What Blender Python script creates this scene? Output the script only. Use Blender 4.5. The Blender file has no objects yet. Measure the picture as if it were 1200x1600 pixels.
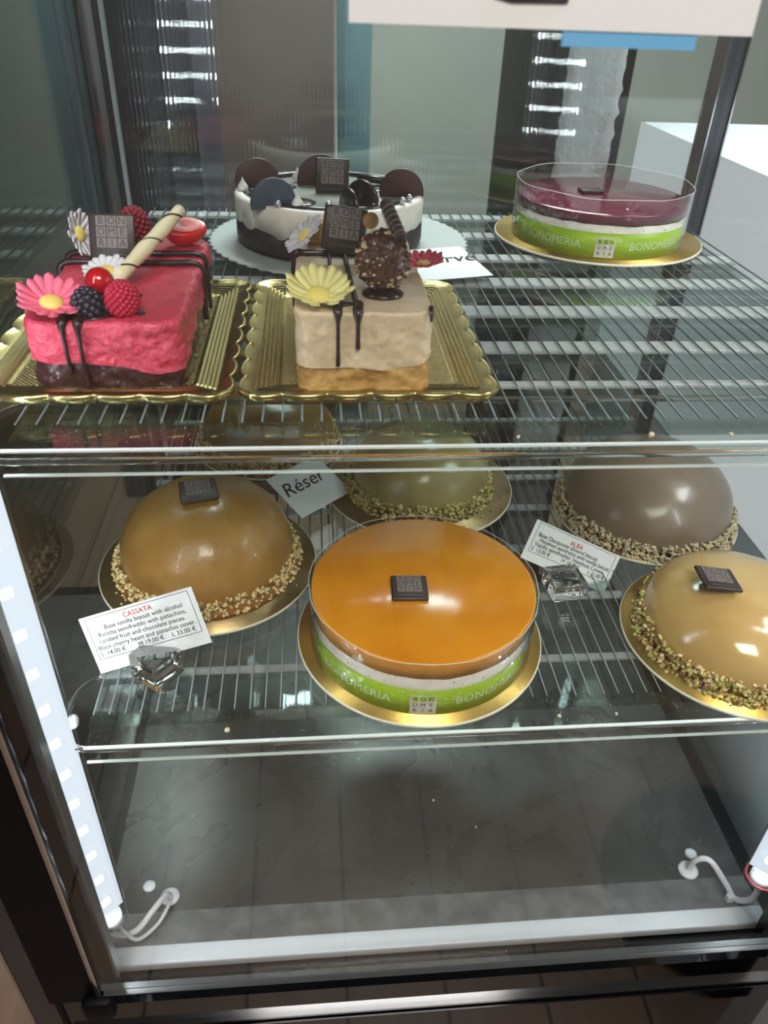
import bpy, bmesh, math, random
from mathutils import Vector, Matrix, noise
R = random.Random(7)
PI = math.pi
sc = bpy.context.scene

# ------------------------------------------------------------------ camera, world, exposure
cam_d = bpy.data.cameras.new('camera'); cam = bpy.data.objects.new('camera', cam_d)
sc.collection.objects.link(cam); sc.camera = cam
cam_d.sensor_fit = 'VERTICAL'; cam_d.sensor_height = 36.0; cam_d.lens = 1205.0/1600*36
cam_d.clip_start = 0.02
rt = Vector((0.9961303, -0.0814358, 0.0330552)); dn = Vector((-0.0193049, -0.5696540, -0.8216579)); fw = Vector((0.0857424, 0.8178402, -0.5690217))
m3 = Matrix((rt, -dn, -fw)).transposed()
cam.matrix_world = Matrix.Translation((0, 0, 1.45)) @ m3.to_4x4()
cam_d.dof.use_dof = True; cam_d.dof.focus_distance = 0.72; cam_d.dof.aperture_fstop = 11
sc.view_settings.view_transform = 'Standard'; sc.view_settings.look = 'None'
sc.view_settings.exposure = 0.05; sc.view_settings.gamma = 1.0; sc.view_settings.use_curve_mapping = False
try:
    sc.cycles.transparent_max_bounces = 48; sc.cycles.max_bounces = 14
    sc.cycles.transmission_bounces = 10; sc.cycles.glossy_bounces = 6
except Exception: pass
w = bpy.data.worlds.new('world'); sc.world = w; w.use_nodes = True
w.node_tree.nodes['Background'].inputs[0].default_value = (0.75, 0.8, 0.85, 1)
w.node_tree.nodes['Background'].inputs[1].default_value = 0.45
LED_CHIP = 300.0; LED_BOARD = 1.15

def lamp(name, loc, size, energy, col, rot=(0, 0, 0), sy=None):
    l = bpy.data.lights.new(name, 'AREA'); l.energy = energy; l.color = col; l.shape = 'RECTANGLE'
    l.size = size; l.size_y = sy or size
    o = bpy.data.objects.new(name, l); o.location = loc; o.rotation_euler = rot; sc.collection.objects.link(o)
    return o
lamp('ceiling_lamp', (0.2, -1.0, 2.75), 0.9, 55, (1, 0.95, 0.88))
lamp('ceiling_lamp', (0.3, 1.9, 2.75), 0.9, 105, (0.92, 0.97, 1))
lamp('ceiling_lamp', (1.5, 0.4, 2.75), 0.7, 40, (0.95, 0.98, 1))

# ------------------------------------------------------------------ materials
def newmat(name):
    m = bpy.data.materials.new(name); m.use_nodes = True
    nt = m.node_tree; return m, nt, nt.nodes['Principled BSDF']
def srgb(r, g, b):
    f = lambda c: ((c/255+0.055)/1.055)**2.4 if c > 10 else c/255/12.92
    return (f(r), f(g), f(b), 1)
def mat(name, col, rough=0.5, metal=0.0, bump=0.0, scale=200.0, var=0.0, vscale=30.0, col2=None, sss=0.0, coat=0.0, spec=0.5, emit=0.0, vcon=0.35):
    m, nt, p = newmat(name); c = srgb(*col)
    p.inputs['Base Color'].default_value = c; p.inputs['Roughness'].default_value = rough
    p.inputs['Metallic'].default_value = metal; p.inputs['Specular IOR Level'].default_value = spec
    if sss: p.inputs['Subsurface Weight'].default_value = sss; p.inputs['Subsurface Radius'].default_value = (0.006, 0.004, 0.002); p.inputs['Subsurface Scale'].default_value = 1.0
    if coat: p.inputs['Coat Weight'].default_value = coat; p.inputs['Coat Roughness'].default_value = 0.08
    if emit: p.inputs['Emission Color'].default_value = c; p.inputs['Emission Strength'].default_value = emit
    tc = nt.nodes.new('ShaderNodeTexCoord')
    if col2:
        n = nt.nodes.new('ShaderNodeTexNoise'); n.inputs['Scale'].default_value = vscale; n.inputs['Detail'].default_value = 6
        r = nt.nodes.new('ShaderNodeValToRGB'); r.color_ramp.elements[0].position = 0.5-vcon*0.5; r.color_ramp.elements[1].position = 0.5+vcon*0.5
        r.color_ramp.elements[0].color = c; r.color_ramp.elements[1].color = srgb(*col2)
        nt.links.new(tc.outputs['Object'], n.inputs['Vector']); nt.links.new(n.outputs['Fac'], r.inputs[0]); nt.links.new(r.outputs[0], p.inputs['Base Color'])
    if bump:
        n = nt.nodes.new('ShaderNodeTexNoise'); n.inputs['Scale'].default_value = scale; n.inputs['Detail'].default_value = 5
        b = nt.nodes.new('ShaderNodeBump'); b.inputs['Strength'].default_value = bump; b.inputs['Distance'].default_value = 0.002
        nt.links.new(tc.outputs['Object'], n.inputs['Vector']); nt.links.new(n.outputs['Fac'], b.inputs['Height']); nt.links.new(b.outputs[0], p.inputs['Normal'])
    return m
def clear(name, tint, ior=1.5, rough=0.0, dust=0.0, dscale=900.0, dcol=(1, 1, 1, 1), thr=0.68, gain=1.0, wave=0.0, rib=None):
    """clear sheet: light passes, Fresnel reflection on top, optional dust specks"""
    m = bpy.data.materials.new(name); m.use_nodes = True; nt = m.node_tree; N = nt.nodes; L = nt.links
    N.remove(N['Principled BSDF']); out = N['Material Output']
    t = N.new('ShaderNodeBsdfTransparent'); t.inputs[0].default_value = tint
    g = N.new('ShaderNodeBsdfGlossy'); g.inputs['Roughness'].default_value = rough
    lw = N.new('ShaderNodeLayerWeight'); lw.inputs[0].default_value = 0.5; F0 = ((ior-1)/(ior+1))**2
    pw = N.new('ShaderNodeMath'); pw.operation = 'POWER'; pw.inputs[1].default_value = 5; L.new(lw.outputs['Facing'], pw.inputs[0])
    fr = N.new('ShaderNodeMath'); fr.operation = 'MULTIPLY_ADD'; fr.inputs[1].default_value = 1-F0; fr.inputs[2].default_value = F0; L.new(pw.outputs[0], fr.inputs[0])
    mx = N.new('ShaderNodeMixShader'); src = fr.outputs[0]
    if gain != 1.0:
        mm = N.new('ShaderNodeMath'); mm.operation = 'MULTIPLY'; mm.use_clamp = True; mm.inputs[1].default_value = gain; L.new(src, mm.inputs[0]); src = mm.outputs[0]
    L.new(src, mx.inputs[0]); L.new(t.outputs[0], mx.inputs[1]); L.new(g.outputs[0], mx.inputs[2])
    res = mx.outputs[0]; tc = N.new('ShaderNodeTexCoord')
    if rib:
        sx = N.new('ShaderNodeSeparateXYZ'); L.new(tc.outputs['Object'], sx.inputs[0])
        k = N.new('ShaderNodeMath'); k.operation = 'MULTIPLY'; k.inputs[1].default_value = 2*PI/rib[1]; L.new(sx.outputs[rib[0]], k.inputs[0])
        sn = N.new('ShaderNodeMath'); sn.operation = 'SINE'; L.new(k.outputs[0], sn.inputs[0])
        b = N.new('ShaderNodeBump'); b.inputs['Strength'].default_value = 1; b.inputs['Distance'].default_value = rib[2]; L.new(sn.outputs[0], b.inputs['Height']); L.new(b.outputs[0], g.inputs['Normal'])
    if wave:
        n = N.new('ShaderNodeTexNoise'); n.inputs['Scale'].default_value = 60; b = N.new('ShaderNodeBump'); b.inputs['Strength'].default_value = wave; b.inputs['Distance'].default_value = 0.003
        L.new(tc.outputs['Object'], n.inputs['Vector']); L.new(n.outputs['Fac'], b.inputs['Height']); L.new(b.outputs[0], g.inputs['Normal'])
    if dust:
        n = N.new('ShaderNodeTexNoise'); n.inputs['Scale'].default_value = dscale; n.inputs['Detail'].default_value = 2
        r = N.new('ShaderNodeMapRange'); r.inputs[1].default_value = thr; r.inputs[2].default_value = thr+0.06; r.inputs[4].default_value = dust
        d = N.new('ShaderNodeBsdfDiffuse'); d.inputs[0].default_value = dcol; m2 = N.new('ShaderNodeMixShader')
        L.new(tc.outputs['Object'], n.inputs['Vector']); L.new(n.outputs['Fac'], r.inputs[0]); L.new(r.outputs[0], m2.inputs[0])
        L.new(res, m2.inputs[1]); L.new(d.outputs[0], m2.inputs[2]); res = m2.outputs[0]
    L.new(res, out.inputs[0]); return m
def realglass(name, col=(1, 1, 1, 1), rough=0.0, ior=1.49):
    m, nt, p = newmat(name); p.inputs['Base Color'].default_value = col; p.inputs['Transmission Weight'].default_value = 1
    p.inputs['Roughness'].default_value = rough; p.inputs['IOR'].default_value = ior; return m
def emis(name, col, s):
    m = bpy.data.materials.new(name); m.use_nodes = True; nt = m.node_tree; nt.nodes.remove(nt.nodes['Principled BSDF'])
    e = nt.nodes.new('ShaderNodeEmission'); e.inputs[0].default_value = col; e.inputs[1].default_value = s
    nt.links.new(e.outputs[0], nt.nodes['Material Output'].inputs[0]); return m

M = dict(
    pane=clear('door_glass', (0.97, 0.985, 0.975, 1), 1.52, dust=0.0),
    side=clear('side_glass', (0.93, 0.95, 0.94, 1), 1.32, 0),
    rear=clear('rear_glass', (0.88, 0.92, 0.90, 1), 1.7, .03, rib=(0, .005, .00003)),
    acr=clear('clear_acrylic', (0.93, 0.96, 0.95, 1), 1.49, 0.02, dust=0.55, dscale=700, thr=0.70),
    acrclean=clear('clean_acrylic', (0.95, 0.97, 0.96, 1), 1.49, 0.02),
    sheet=clear('shelf_sheet', (0.72, 0.78, 0.77, 1), 1.6, 0.03, gain=1.5),
    film=clear('acetate_film', (0.97, 0.97, 0.97, 1), 1.5, 0.07, wave=1.0, gain=2.6),
    edge=mat('polished_edge', (225, 232, 232), 0.25),
    black=mat('black_gloss', (8, 8, 10), 0.06, spec=0.5), blackm=mat('black_satin', (7, 7, 9), 0.5, spec=0.12),
    chrome=mat('chrome', (200, 202, 206), 0.12, 1.0), steel=mat('steel', (150, 155, 158), 0.3, 0.9),
    wire=mat('wire_steel', (108, 116, 116), 0.35, 0.7), bar=clear('pale_bar', (0.5, 0.56, 0.55, 1), 1.5, dust=.26, thr=-1), steelbar=clear('thin_bar', (0.6, 0.65, 0.65, 1), 1.5, dust=.16, thr=-1),
    white=mat('white_plastic', (225, 228, 235), 0.35), cable=mat('white_cable', (222, 220, 224), 0.4),
    paper=mat('paper', (226, 226, 228), 0.7), ink=mat('ink', (16, 15, 18), 0.8), redink=mat('red_ink', (196, 50, 50), 0.8),
    gold=mat('gold_tray_foil', (192, 174, 118), 0.27, 1.0), board=mat('gold_board', (190, 158, 84), 0.34, 0.85, bump=0.15, scale=60),
    boardd=mat('bronze_board', (150, 128, 88), 0.32, 0.8, bump=0.15, scale=60),
    bedge=mat('board_edge', (225, 218, 200), 0.4), lace=mat('lace_plate', (160, 166, 164), 0.5, bump=0.6, scale=700),
    choc=mat('dark_chocolate', (46, 30, 30), 0.25, coat=0.2), plq=mat('plaque_chocolate', (50, 36, 34), 0.38), tile=mat('plaque_tile', (122, 110, 108), 0.5),
    letter=mat('plaque_letter', (46, 36, 36), 0.5),
    orange=mat('orange_glaze', (218, 142, 28), 0.16, col2=(202, 120, 12), vscale=22, vcon=0.5, coat=0.5, sss=0.15),
    orangeside=mat('orange_jelly_side', (226, 156, 66), 0.3, col2=(214, 138, 48), vscale=60),
    cream=mat('white_cream', (238, 232, 222), 0.5, col2=(226, 218, 208), vscale=90, bump=0.2, scale=300, sss=0.1),
    speck=mat('vanilla_speck', (70, 60, 60), 0.8),
    lime=mat('lime_band', (170, 205, 30), 0.35, col2=(160, 198, 26), vscale=15), bandtxt=mat('band_print', (226, 236, 200), 0.5),
    logo=mat('logo_label', (222, 218, 208), 0.5), logod=mat('logo_ink', (44, 44, 40), 0.6), logog=mat('logo_lime_row', (170, 200, 50), 0.5),
    domeL=mat('caramel_cover', (174, 132, 70), 0.34, col2=(152, 108, 50), vscale=26, bump=0.5, scale=60, coat=0.3, sss=0.1),
    domeM=mat('pistachio_cover', (166, 150, 98), 0.25, col2=(154, 138, 90), vscale=20, coat=0.4, sss=0.1),
    domeR=mat('hazelnut_cover', (136, 118, 100), 0.28, col2=(124, 104, 88), vscale=14, coat=0.3, bump=0.05, scale=40),
    domeF=mat('nougat_cover', (202, 166, 108), 0.16, col2=(190, 152, 94), vscale=14, coat=0.6, bump=0.06, scale=30, sss=0.1),
    nutt=mat('nut_tan', (226, 200, 150), 0.6), nutg=mat('nut_green', (184, 178, 100), 0.6), nutb=mat('nut_brown', (140, 104, 60), 0.6),
    nutp=mat('nut_pale', (196, 182, 156), 0.6), crust=mat('toasted_crumb', (140, 88, 40), 0.6, bump=0.8, scale=500),
    pink=mat('raspberry_mousse', (204, 50, 80), 0.36, col2=(226, 92, 118), vscale=160, bump=1.0, scale=300, sss=0.15, coat=0.15, vcon=0.4),
    pinktop=mat('raspberry_top', (186, 46, 68), 0.5, col2=(200, 62, 82), vscale=60, bump=0.25, scale=250),
    base1=mat('chocolate_sponge', (62, 34, 38), 0.3, bump=1.0, scale=150, coat=0.2),
    mousse=mat('coffee_mousse', (218, 196, 166), 0.45, col2=(206, 180, 148), vscale=60, bump=0.6, scale=160, sss=0.1),
    biscuit=mat('gold_biscuit', (196, 156, 96), 0.6, col2=(164, 122, 66), vscale=55, bump=1.0, scale=120),
    tira=mat('dark_biscuit', (48, 34, 42), 0.55, bump=0.6, scale=150), glaze=mat('dark_glaze', (58, 46, 46), 0.15, coat=0.4),
    grey=mat('grey_glaze', (150, 150, 140), 0.3, col2=(120, 122, 118), vscale=30),
    cookie=mat('cocoa_disc', (78, 44, 42), 0.45, col2=(66, 36, 36), vscale=40), cookieb=mat('slate_disc', (62, 74, 92), 0.4), meringue=mat('meringue', (236, 234, 230), 0.5), pearl=mat('silver_pearl', (210, 212, 216), 0.15, 0.8),
    petp=mat('pink_petal', (242, 108, 138), 0.55), pety=mat('yellow_petal', (246, 234, 160), 0.55), petw=mat('white_petal', (226, 220, 226), 0.55), petr=mat('coral_petal', (240, 84, 100), 0.55),
    eyeo=mat('daisy_eye', (238, 200, 110), 0.6), eyey=mat('yellow_eye', (240, 218, 120), 0.6),
    rasp=mat('raspberry', (186, 28, 62), 0.35, bump=0.2, scale=900, sss=0.2), raspd=mat('deep_raspberry', (128, 22, 44), 0.4, sss=0.1), bberry=mat('blackberry', (44, 38, 52), 0.3, coat=0.3),
    cherry=mat('redcurrant', (190, 16, 28), 0.08, coat=1.0, sss=0.1), straw=mat('strawberry_skin', (212, 40, 48), 0.3, coat=0.3), strawin=mat('strawberry_flesh', (232, 110, 110), 0.45, col2=(240, 170, 160), vscale=120), leaf=mat('leaf', (120, 130, 80), 0.6),
    wafer=mat('cream_wafer', (236, 222, 184), 0.55), praline=mat('praline_coat', (92, 56, 44), 0.22, coat=0.5, bump=0.3, scale=300), curl=mat('chocolate_curl', (96, 70, 66), 0.35), curls=mat('curl_stripe', (190, 170, 156), 0.5),
    purple=mat('berry_glaze', (112, 38, 62), 0.12, coat=0.8, col2=(92, 30, 50), vscale=30),
    frost=mat('frost', (190, 190, 192), 0.8, bump=1.0, scale=120), pan=None, wood=mat('brown_wood', (58, 54, 54), 0.5, col2=(46, 42, 42), vscale=12),
    dirt=mat('crumb', (214, 200, 168), 0.7), reds=mat('red_ring', (150, 30, 40), 0.4), stripe=mat('dark_stripe', (70, 56, 66), 0.4), navy=mat('navy_panel', (52, 52, 68), 0.35, col2=(40, 40, 54), vscale=3),
    board_led=emis('led_board', (0.82, 0.88, 1, 1), LED_BOARD), chip=emis('led_chip', (0.86, 0.93, 1, 1), LED_CHIP),
)
# dark stainless pan with wipe marks
def panmat():
    m, nt, p = newmat('stainless_pan'); N = nt.nodes; L = nt.links
    p.inputs['Metallic'].default_value = 0.55; p.inputs['Roughness'].default_value = 0.24
    tc = N.new('ShaderNodeTexCoord'); n = N.new('ShaderNodeTexNoise'); n.inputs['Scale'].default_value = 9; n.inputs['Detail'].default_value = 8; n.inputs['Distortion'].default_value = 1.5
    r = N.new('ShaderNodeValToRGB'); r.color_ramp.elements[0].color = srgb(84, 83, 82); r.color_ramp.elements[1].color = srgb(112, 111, 109); r.color_ramp.elements[0].position = .2; r.color_ramp.elements[1].position = .85
    L.new(tc.outputs['Object'], n.inputs['Vector']); L.new(n.outputs['Fac'], r.inputs[0]); L.new(r.outputs[0], p.inputs['Base Color'])
    mr = N.new('ShaderNodeMapRange'); mr.inputs[3].default_value = .20; mr.inputs[4].default_value = .36; L.new(n.outputs['Fac'], mr.inputs[0]); L.new(mr.outputs[0], p.inputs['Roughness'])
    return m
M['pan'] = panmat()
def plankmat():
    m, nt, p = newmat('plank_floor'); N = nt.nodes; L = nt.links; p.inputs['Roughness'].default_value = .45
    tc = N.new('ShaderNodeTexCoord'); sx = N.new('ShaderNodeSeparateXYZ'); L.new(tc.outputs['Object'], sx.inputs[0])
    a = N.new('ShaderNodeMath'); a.operation = 'ADD'; a.inputs[1].default_value = 17.2-0.032; L.new(sx.outputs[0], a.inputs[0])
    d = N.new('ShaderNodeMath'); d.operation = 'DIVIDE'; d.inputs[1].default_value = .172; L.new(a.outputs[0], d.inputs[0])
    f = N.new('ShaderNodeMath'); f.operation = 'FRACT'; L.new(d.outputs[0], f.inputs[0])
    c = N.new('ShaderNodeMath'); c.operation = 'LESS_THAN'; c.inputs[1].default_value = .035; L.new(f.outputs[0], c.inputs[0])
    n = N.new('ShaderNodeTexNoise'); n.inputs['Scale'].default_value = 6; n.inputs['Detail'].default_value = 8
    mp = N.new('ShaderNodeMapping'); mp.inputs['Scale'].default_value = (8, .6, 1); L.new(tc.outputs['Object'], mp.inputs[0]); L.new(mp.outputs[0], n.inputs['Vector'])
    r = N.new('ShaderNodeValToRGB'); r.color_ramp.elements[0].color = srgb(112, 90, 74); r.color_ramp.elements[1].color = srgb(146, 122, 102); L.new(n.outputs['Fac'], r.inputs[0])
    mx = N.new('ShaderNodeMix'); mx.data_type = 'RGBA'; L.new(c.outputs[0], mx.inputs[0]); L.new(r.outputs[0], mx.inputs[6]); mx.inputs[7].default_value = srgb(34, 26, 22)
    L.new(mx.outputs[2], p.inputs['Base Color']); return m
M['plank'] = plankmat()
# gold foil with pressed diamond lattice
def lattice():
    m, nt, p = newmat('gold_lattice'); N = nt.nodes; L = nt.links
    p.inputs['Metallic'].default_value = .75; p.inputs['Roughness'].default_value = .3
    tc = N.new('ShaderNodeTexCoord'); mp = N.new('ShaderNodeMapping'); mp.inputs['Rotation'].default_value = (0, 0, PI/4); mp.inputs['Scale'].default_value = (390, 390, 390)
    L.new(tc.outputs['Object'], mp.inputs[0]); sx = N.new('ShaderNodeSeparateXYZ'); L.new(mp.outputs[0], sx.inputs[0])
    hs = []
    for k in (0, 1):
        a = N.new('ShaderNodeMath'); a.operation = 'MULTIPLY'; a.inputs[1].default_value = PI; L.new(sx.outputs[k], a.inputs[0])
        s = N.new('ShaderNodeMath'); s.operation = 'SINE'; L.new(a.outputs[0], s.inputs[0])
        q = N.new('ShaderNodeMath'); q.operation = 'ABSOLUTE'; L.new(s.outputs[0], q.inputs[0]); hs.append(q)
    mn = N.new('ShaderNodeMath'); mn.operation = 'MULTIPLY'; L.new(hs[0].outputs[0], mn.inputs[0]); L.new(hs[1].outputs[0], mn.inputs[1])
    b = N.new('ShaderNodeBump'); b.inputs['Distance'].default_value = .0030; b.inputs['Strength'].default_value = 1; L.new(mn.outputs[0], b.inputs['Height']); L.new(b.outputs[0], p.inputs['Normal'])
    r = N.new('ShaderNodeValToRGB'); r.color_ramp.elements[0].color = srgb(84, 70, 40); r.color_ramp.elements[1].color = srgb(246, 226, 168); r.color_ramp.elements[1].position = .55
    L.new(mn.outputs[0], r.inputs[0]); L.new(r.outputs[0], p.inputs['Base Color']); return m
M['lattice'] = lattice()
def wallmat(name, c1, c2, sc_=2.0): return mat(name, c1, .7, col2=c2, vscale=sc_, vcon=.6)

# ------------------------------------------------------------------ mesh builder
def T(x, y, z): return Matrix.Translation((x, y, z))
def RZ(a): return Matrix.Rotation(a, 4, 'Z')
def RX(a): return Matrix.Rotation(a, 4, 'X')
def RY(a): return Matrix.Rotation(a, 4, 'Y')
def frame(o, u, v, w=None):
    u = Vector(u).normalized(); v = Vector(v); v = (v-u*v.dot(u)).normalized(); w = u.cross(v)
    return Matrix.Translation(o) @ Matrix((u, v, w)).transposed().to_4x4()
_tx = {}
def textmesh(s, size, bold=0.0, shear=0.0, align='CENTER', ext=0.0, sp=1.0):
    k = (s, size, bold, shear, align, ext, sp)
    if k in _tx: return _tx[k]
    c = bpy.data.curves.new('t', 'FONT'); c.body = s; c.size = size; c.align_x = align; c.align_y = 'CENTER'; c.offset = bold
    c.shear = shear; c.extrude = ext; c.resolution_u = 3; c.space_character = sp
    o = bpy.data.objects.new('t', c); sc.collection.objects.link(o); bpy.context.view_layer.update()
    me = bpy.data.meshes.new_from_object(o.evaluated_get(bpy.context.evaluated_depsgraph_get()))
    bpy.data.objects.remove(o); bpy.data.curves.remove(c); _tx[k] = me; return me
class MB:
    def __init__(s): s.bm = bmesh.new(); s.mi = 0
    def faces(s, vs, fs, smooth=True, mi=None):
        V = [s.bm.verts.new(v) for v in vs]
        for f in fs:
            try: F = s.bm.faces.new([V[i] for i in f]); F.smooth = smooth; F.material_index = s.mi if mi is None else mi
            except ValueError: pass
        return V
    def box(s, x0, x1, y0, y1, z0, z1, m=None, bev=0.0, smooth=False):
        b = bmesh.new(); bmesh.ops.create_cube(b, size=1)
        for v in b.verts: v.co = Vector(((x0+x1)/2+v.co.x*(x1-x0), (y0+y1)/2+v.co.y*(y1-y0), (z0+z1)/2+v.co.z*(z1-z0)))
        if bev: bmesh.ops.bevel(b, geom=b.edges[:], offset=bev, segments=3, affect='EDGES', profile=.5)
        s.merge(b, m, smooth or bev > 0); return s
    def merge(s, b, m=None, smooth=True):
        idx = {v: i for i, v in enumerate(b.verts)}
        vs = [(m @ v.co if m else v.co.copy()) for v in b.verts]
        s.faces(vs, [[idx[v] for v in f.verts] for f in b.faces], smooth); b.free()
    def text(s, me, m, fn=None):
        vs = [m @ v.co for v in me.vertices]
        if fn: vs = [fn(v) for v in vs]
        s.faces(vs, [list(p.vertices) for p in me.polygons], False); return s
    def lathe(s, prof, seg=64, m=None, fn=None, smooth=True, caps=True):
        n = len(prof); vs = []
        for r, z in prof:
            for j in range(seg):
                a = 2*PI*j/seg; p = Vector((r*math.cos(a), r*math.sin(a), z))
                if fn: p = fn(p)
                vs.append(m @ p if m else p)
        fs = [(i*seg+j, i*seg+(j+1) % seg, (i+1)*seg+(j+1) % seg, (i+1)*seg+j) for i in range(n-1) for j in range(seg)]
        if caps: fs += [tuple(range(seg))[::-1], tuple((n-1)*seg+j for j in range(seg))]
        s.faces(vs, fs, smooth); return s
    def tube(s, pts, r, seg=8, m=None, closed=False, caps=True):
        pts = [Vector(p) for p in pts]; n = len(pts); rs = r if isinstance(r, (list, tuple)) else [r]*n
        vs = []; up = None
        for i, p in enumerate(pts):
            d = (pts[(i+1) % n] - pts[i-1]) if closed else (pts[min(i+1, n-1)]-pts[max(i-1, 0)])
            d.normalize()
            if up is None: up = Vector((0, 0, 1)) if abs(d.z) < .9 else Vector((1, 0, 0))
            a = d.cross(up).normalized(); b = a.cross(d).normalized(); up = b
            for j in range(seg):
                t = 2*PI*j/seg; q = p+(a*math.cos(t)+b*math.sin(t))*rs[i]; vs.append(m @ q if m else q)
        fs = [(i*seg+j, i*seg+(j+1) % seg, ((i+1) % n)*seg+(j+1) % seg, ((i+1) % n)*seg+j) for i in range(n if closed else n-1) for j in range(seg)]
        if caps and not closed: fs += [tuple(range(seg)), tuple((n-1)*seg+j for j in range(seg))[::-1]]
        s.faces(vs, fs); return s
    def ico(s, c, r, sub=1, jit=0.0, m=None, smooth=True, scl=(1, 1, 1), rot=None):
        b = bmesh.new(); bmesh.ops.create_icosphere(b, subdivisions=sub, radius=1)
        for v in b.verts:
            q = v.co*(1+R.uniform(-jit, jit)); q = Vector((q.x*scl[0]*r, q.y*scl[1]*r, q.z*scl[2]*r))
            if rot: q = rot @ q
            v.co = q+Vector(c)
        s.merge(b, m, smooth); return s
    def done(s, name, mats, parent=None, **kw):
        if not isinstance(mats, (list, tuple)): mats = [mats]
        bmesh.ops.recalc_face_normals(s.bm, faces=s.bm.faces[:])
        me = bpy.data.meshes.new(name); s.bm.to_mesh(me); s.bm.free()
        for q in mats: me.materials.append(q)
        o = bpy.data.objects.new(name, me); sc.collection.objects.link(o)
        if parent:
            o.parent = parent
            o.matrix_parent_inverse = parent.matrix_basis.inverted()
        for k, v in kw.items(): o[k] = v
        return o
def tag(o, label, cat, group=None):
    o['label'] = label; o['category'] = cat
    if group: o['group'] = group
    return o
def thing(name, loc, label, cat, group=None):
    o = bpy.data.objects.new(name, None); o.empty_display_size = .02; o.location = loc; sc.collection.objects.link(o)
    return tag(o, label, cat, group)
def struct(name, mb, m): return mb.done(name, m, None, kind='structure')
def bezier(P, n=24):
    out = []; P = [Vector(p) for p in P]; Q = [P[0]*2-P[1]]+P+[P[-1]*2-P[-2]]
    for i in range(1, len(Q)-2):
        for k in range(n):
            t = k/n; a, b, c, d = Q[i-1], Q[i], Q[i+1], Q[i+2]
            out.append(.5*((2*b)+(c-a)*t+(2*a-5*b+4*c-d)*t*t+(-a+3*b-3*c+d)*t**3))
    out.append(P[-1]); return out

# ------------------------------------------------------------------ the room
struct('floor', MB().box(-2.6, 2.8, -2.6, 3.4, -.05, 0), M['plank'])
struct('ceiling', MB().box(-2.6, 2.8, -2.6, 3.4, 2.8, 2.85), wallmat('ceiling_paint', (200, 198, 194), (190, 188, 186)))
struct('wall_back', MB().box(-2.6, 2.8, 3.4, 3.45, 0, 2.8), wallmat('wall_back_paint', (150, 152, 146), (128, 134, 128)))
struct('wall_left', MB().box(-2.65, -2.6, -2.6, 3.4, 0, 2.8), wallmat('wall_left_paint', (112, 108, 118), (90, 88, 98)))
struct('wall_right', MB().box(2.8, 2.85, -2.6, 3.4, 0, 2.8), wallmat('wall_right_paint', (170, 178, 174), (150, 160, 156)))
struct('wall_front', MB().box(-2.6, 2.8, -2.65, -2.6, 0, 2.8), wallmat('wall_front_paint', (150, 146, 140), (130, 128, 124)))

# ------------------------------------------------------------------ the display freezer
XL, XR, YF, YB = -.238, .488, .375, 1.005
case = thing('display_freezer', (.125, .69, 0), 'tall black-framed glass display freezer holding all the cakes', 'freezer')
b = MB(); b.box(-.262, .512, YF, 1.03, .02, .592); b.box(-.262, -.225, YF, .405, .592, .66); b.box(.475, .512, YF, .405, .592, .66)
b.done('base_cabinet', M['black'], case)
MB().box(-.262, .512, .370, .375, .5445, .5480).done('chrome_trim', M['chrome'], case)
MB().box(-.262, .512, .367, .375, .520, .541).done('base_lip', M['black'], case)
# pan
b = MB(); b.box(XL, XR, .462, 1.0, .594, .600); b.done('pan', M['pan'], case)
b = MB(); b.faces([(XL, .424, .606), (XR, .424, .606), (XR, .462, .600), (XL, .462, .600), (XL, .424, .592), (XR, .424, .592), (XR, .462, .592), (XL, .462, .592)],
                  [(0, 1, 2, 3), (4, 5, 6, 7), (0, 1, 5, 4), (2, 3, 7, 6), (0, 3, 7, 4), (1, 2, 6, 5)], False)
b.done('pan_slope', mat('brushed_slope', (150, 150, 150), .35, .4, col2=(120, 120, 120), vscale=40, bump=.3, scale=90), case)
b = MB(); b.box(XL, XR, .404, .424, .594, .607, bev=.002); b.done('pan_ledge', M['white'], case)
# side, rear panes
MB().box(XL-.006, XL, .40, 1.0, .60, 1.68).done('side_pane', M['side'], case)
MB().box(XR, XR+.006, .40, 1.0, .60, 1.68).done('side_pane', M['side'], case)
b = MB(); b.box(-.235, .040, 1.004, 1.009, .60, 1.68); b.done('rear_door_pane', M['rear'], case)
b = MB(); b.box(.030, .482, 1.012, 1.017, .60, 1.68); b.done('rear_door_pane', M['rear'], case)
MB().box(.0295, .0315, 1.003, 1.018, .60, 1.68).done('rear_door_edge', M['edge'], case)
for x0, x1 in ((-.262, -.236), (.481, .506)):
    MB().box(x0+.002, x1-.002, 1.00, 1.03, .59, 1.70).done('corner_post', mat('post_grey', (92, 92, 100), .25, .5), case)
    b = MB(); b.box(x0, x0+.002, .997, 1.03, .59, 1.7); b.box(x1-.002, x1, .997, 1.03, .59, 1.7); b.done('post_edge', M['chrome'], case)
MB().box(-.221, -.2165, .996, 1.003, .60, 1.68).done('post_edge', M['steel'], case)
MB().box(-.262, .512, .372, 1.03, 1.70, 1.78).done('top_cap', M['blackm'], case)
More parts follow.
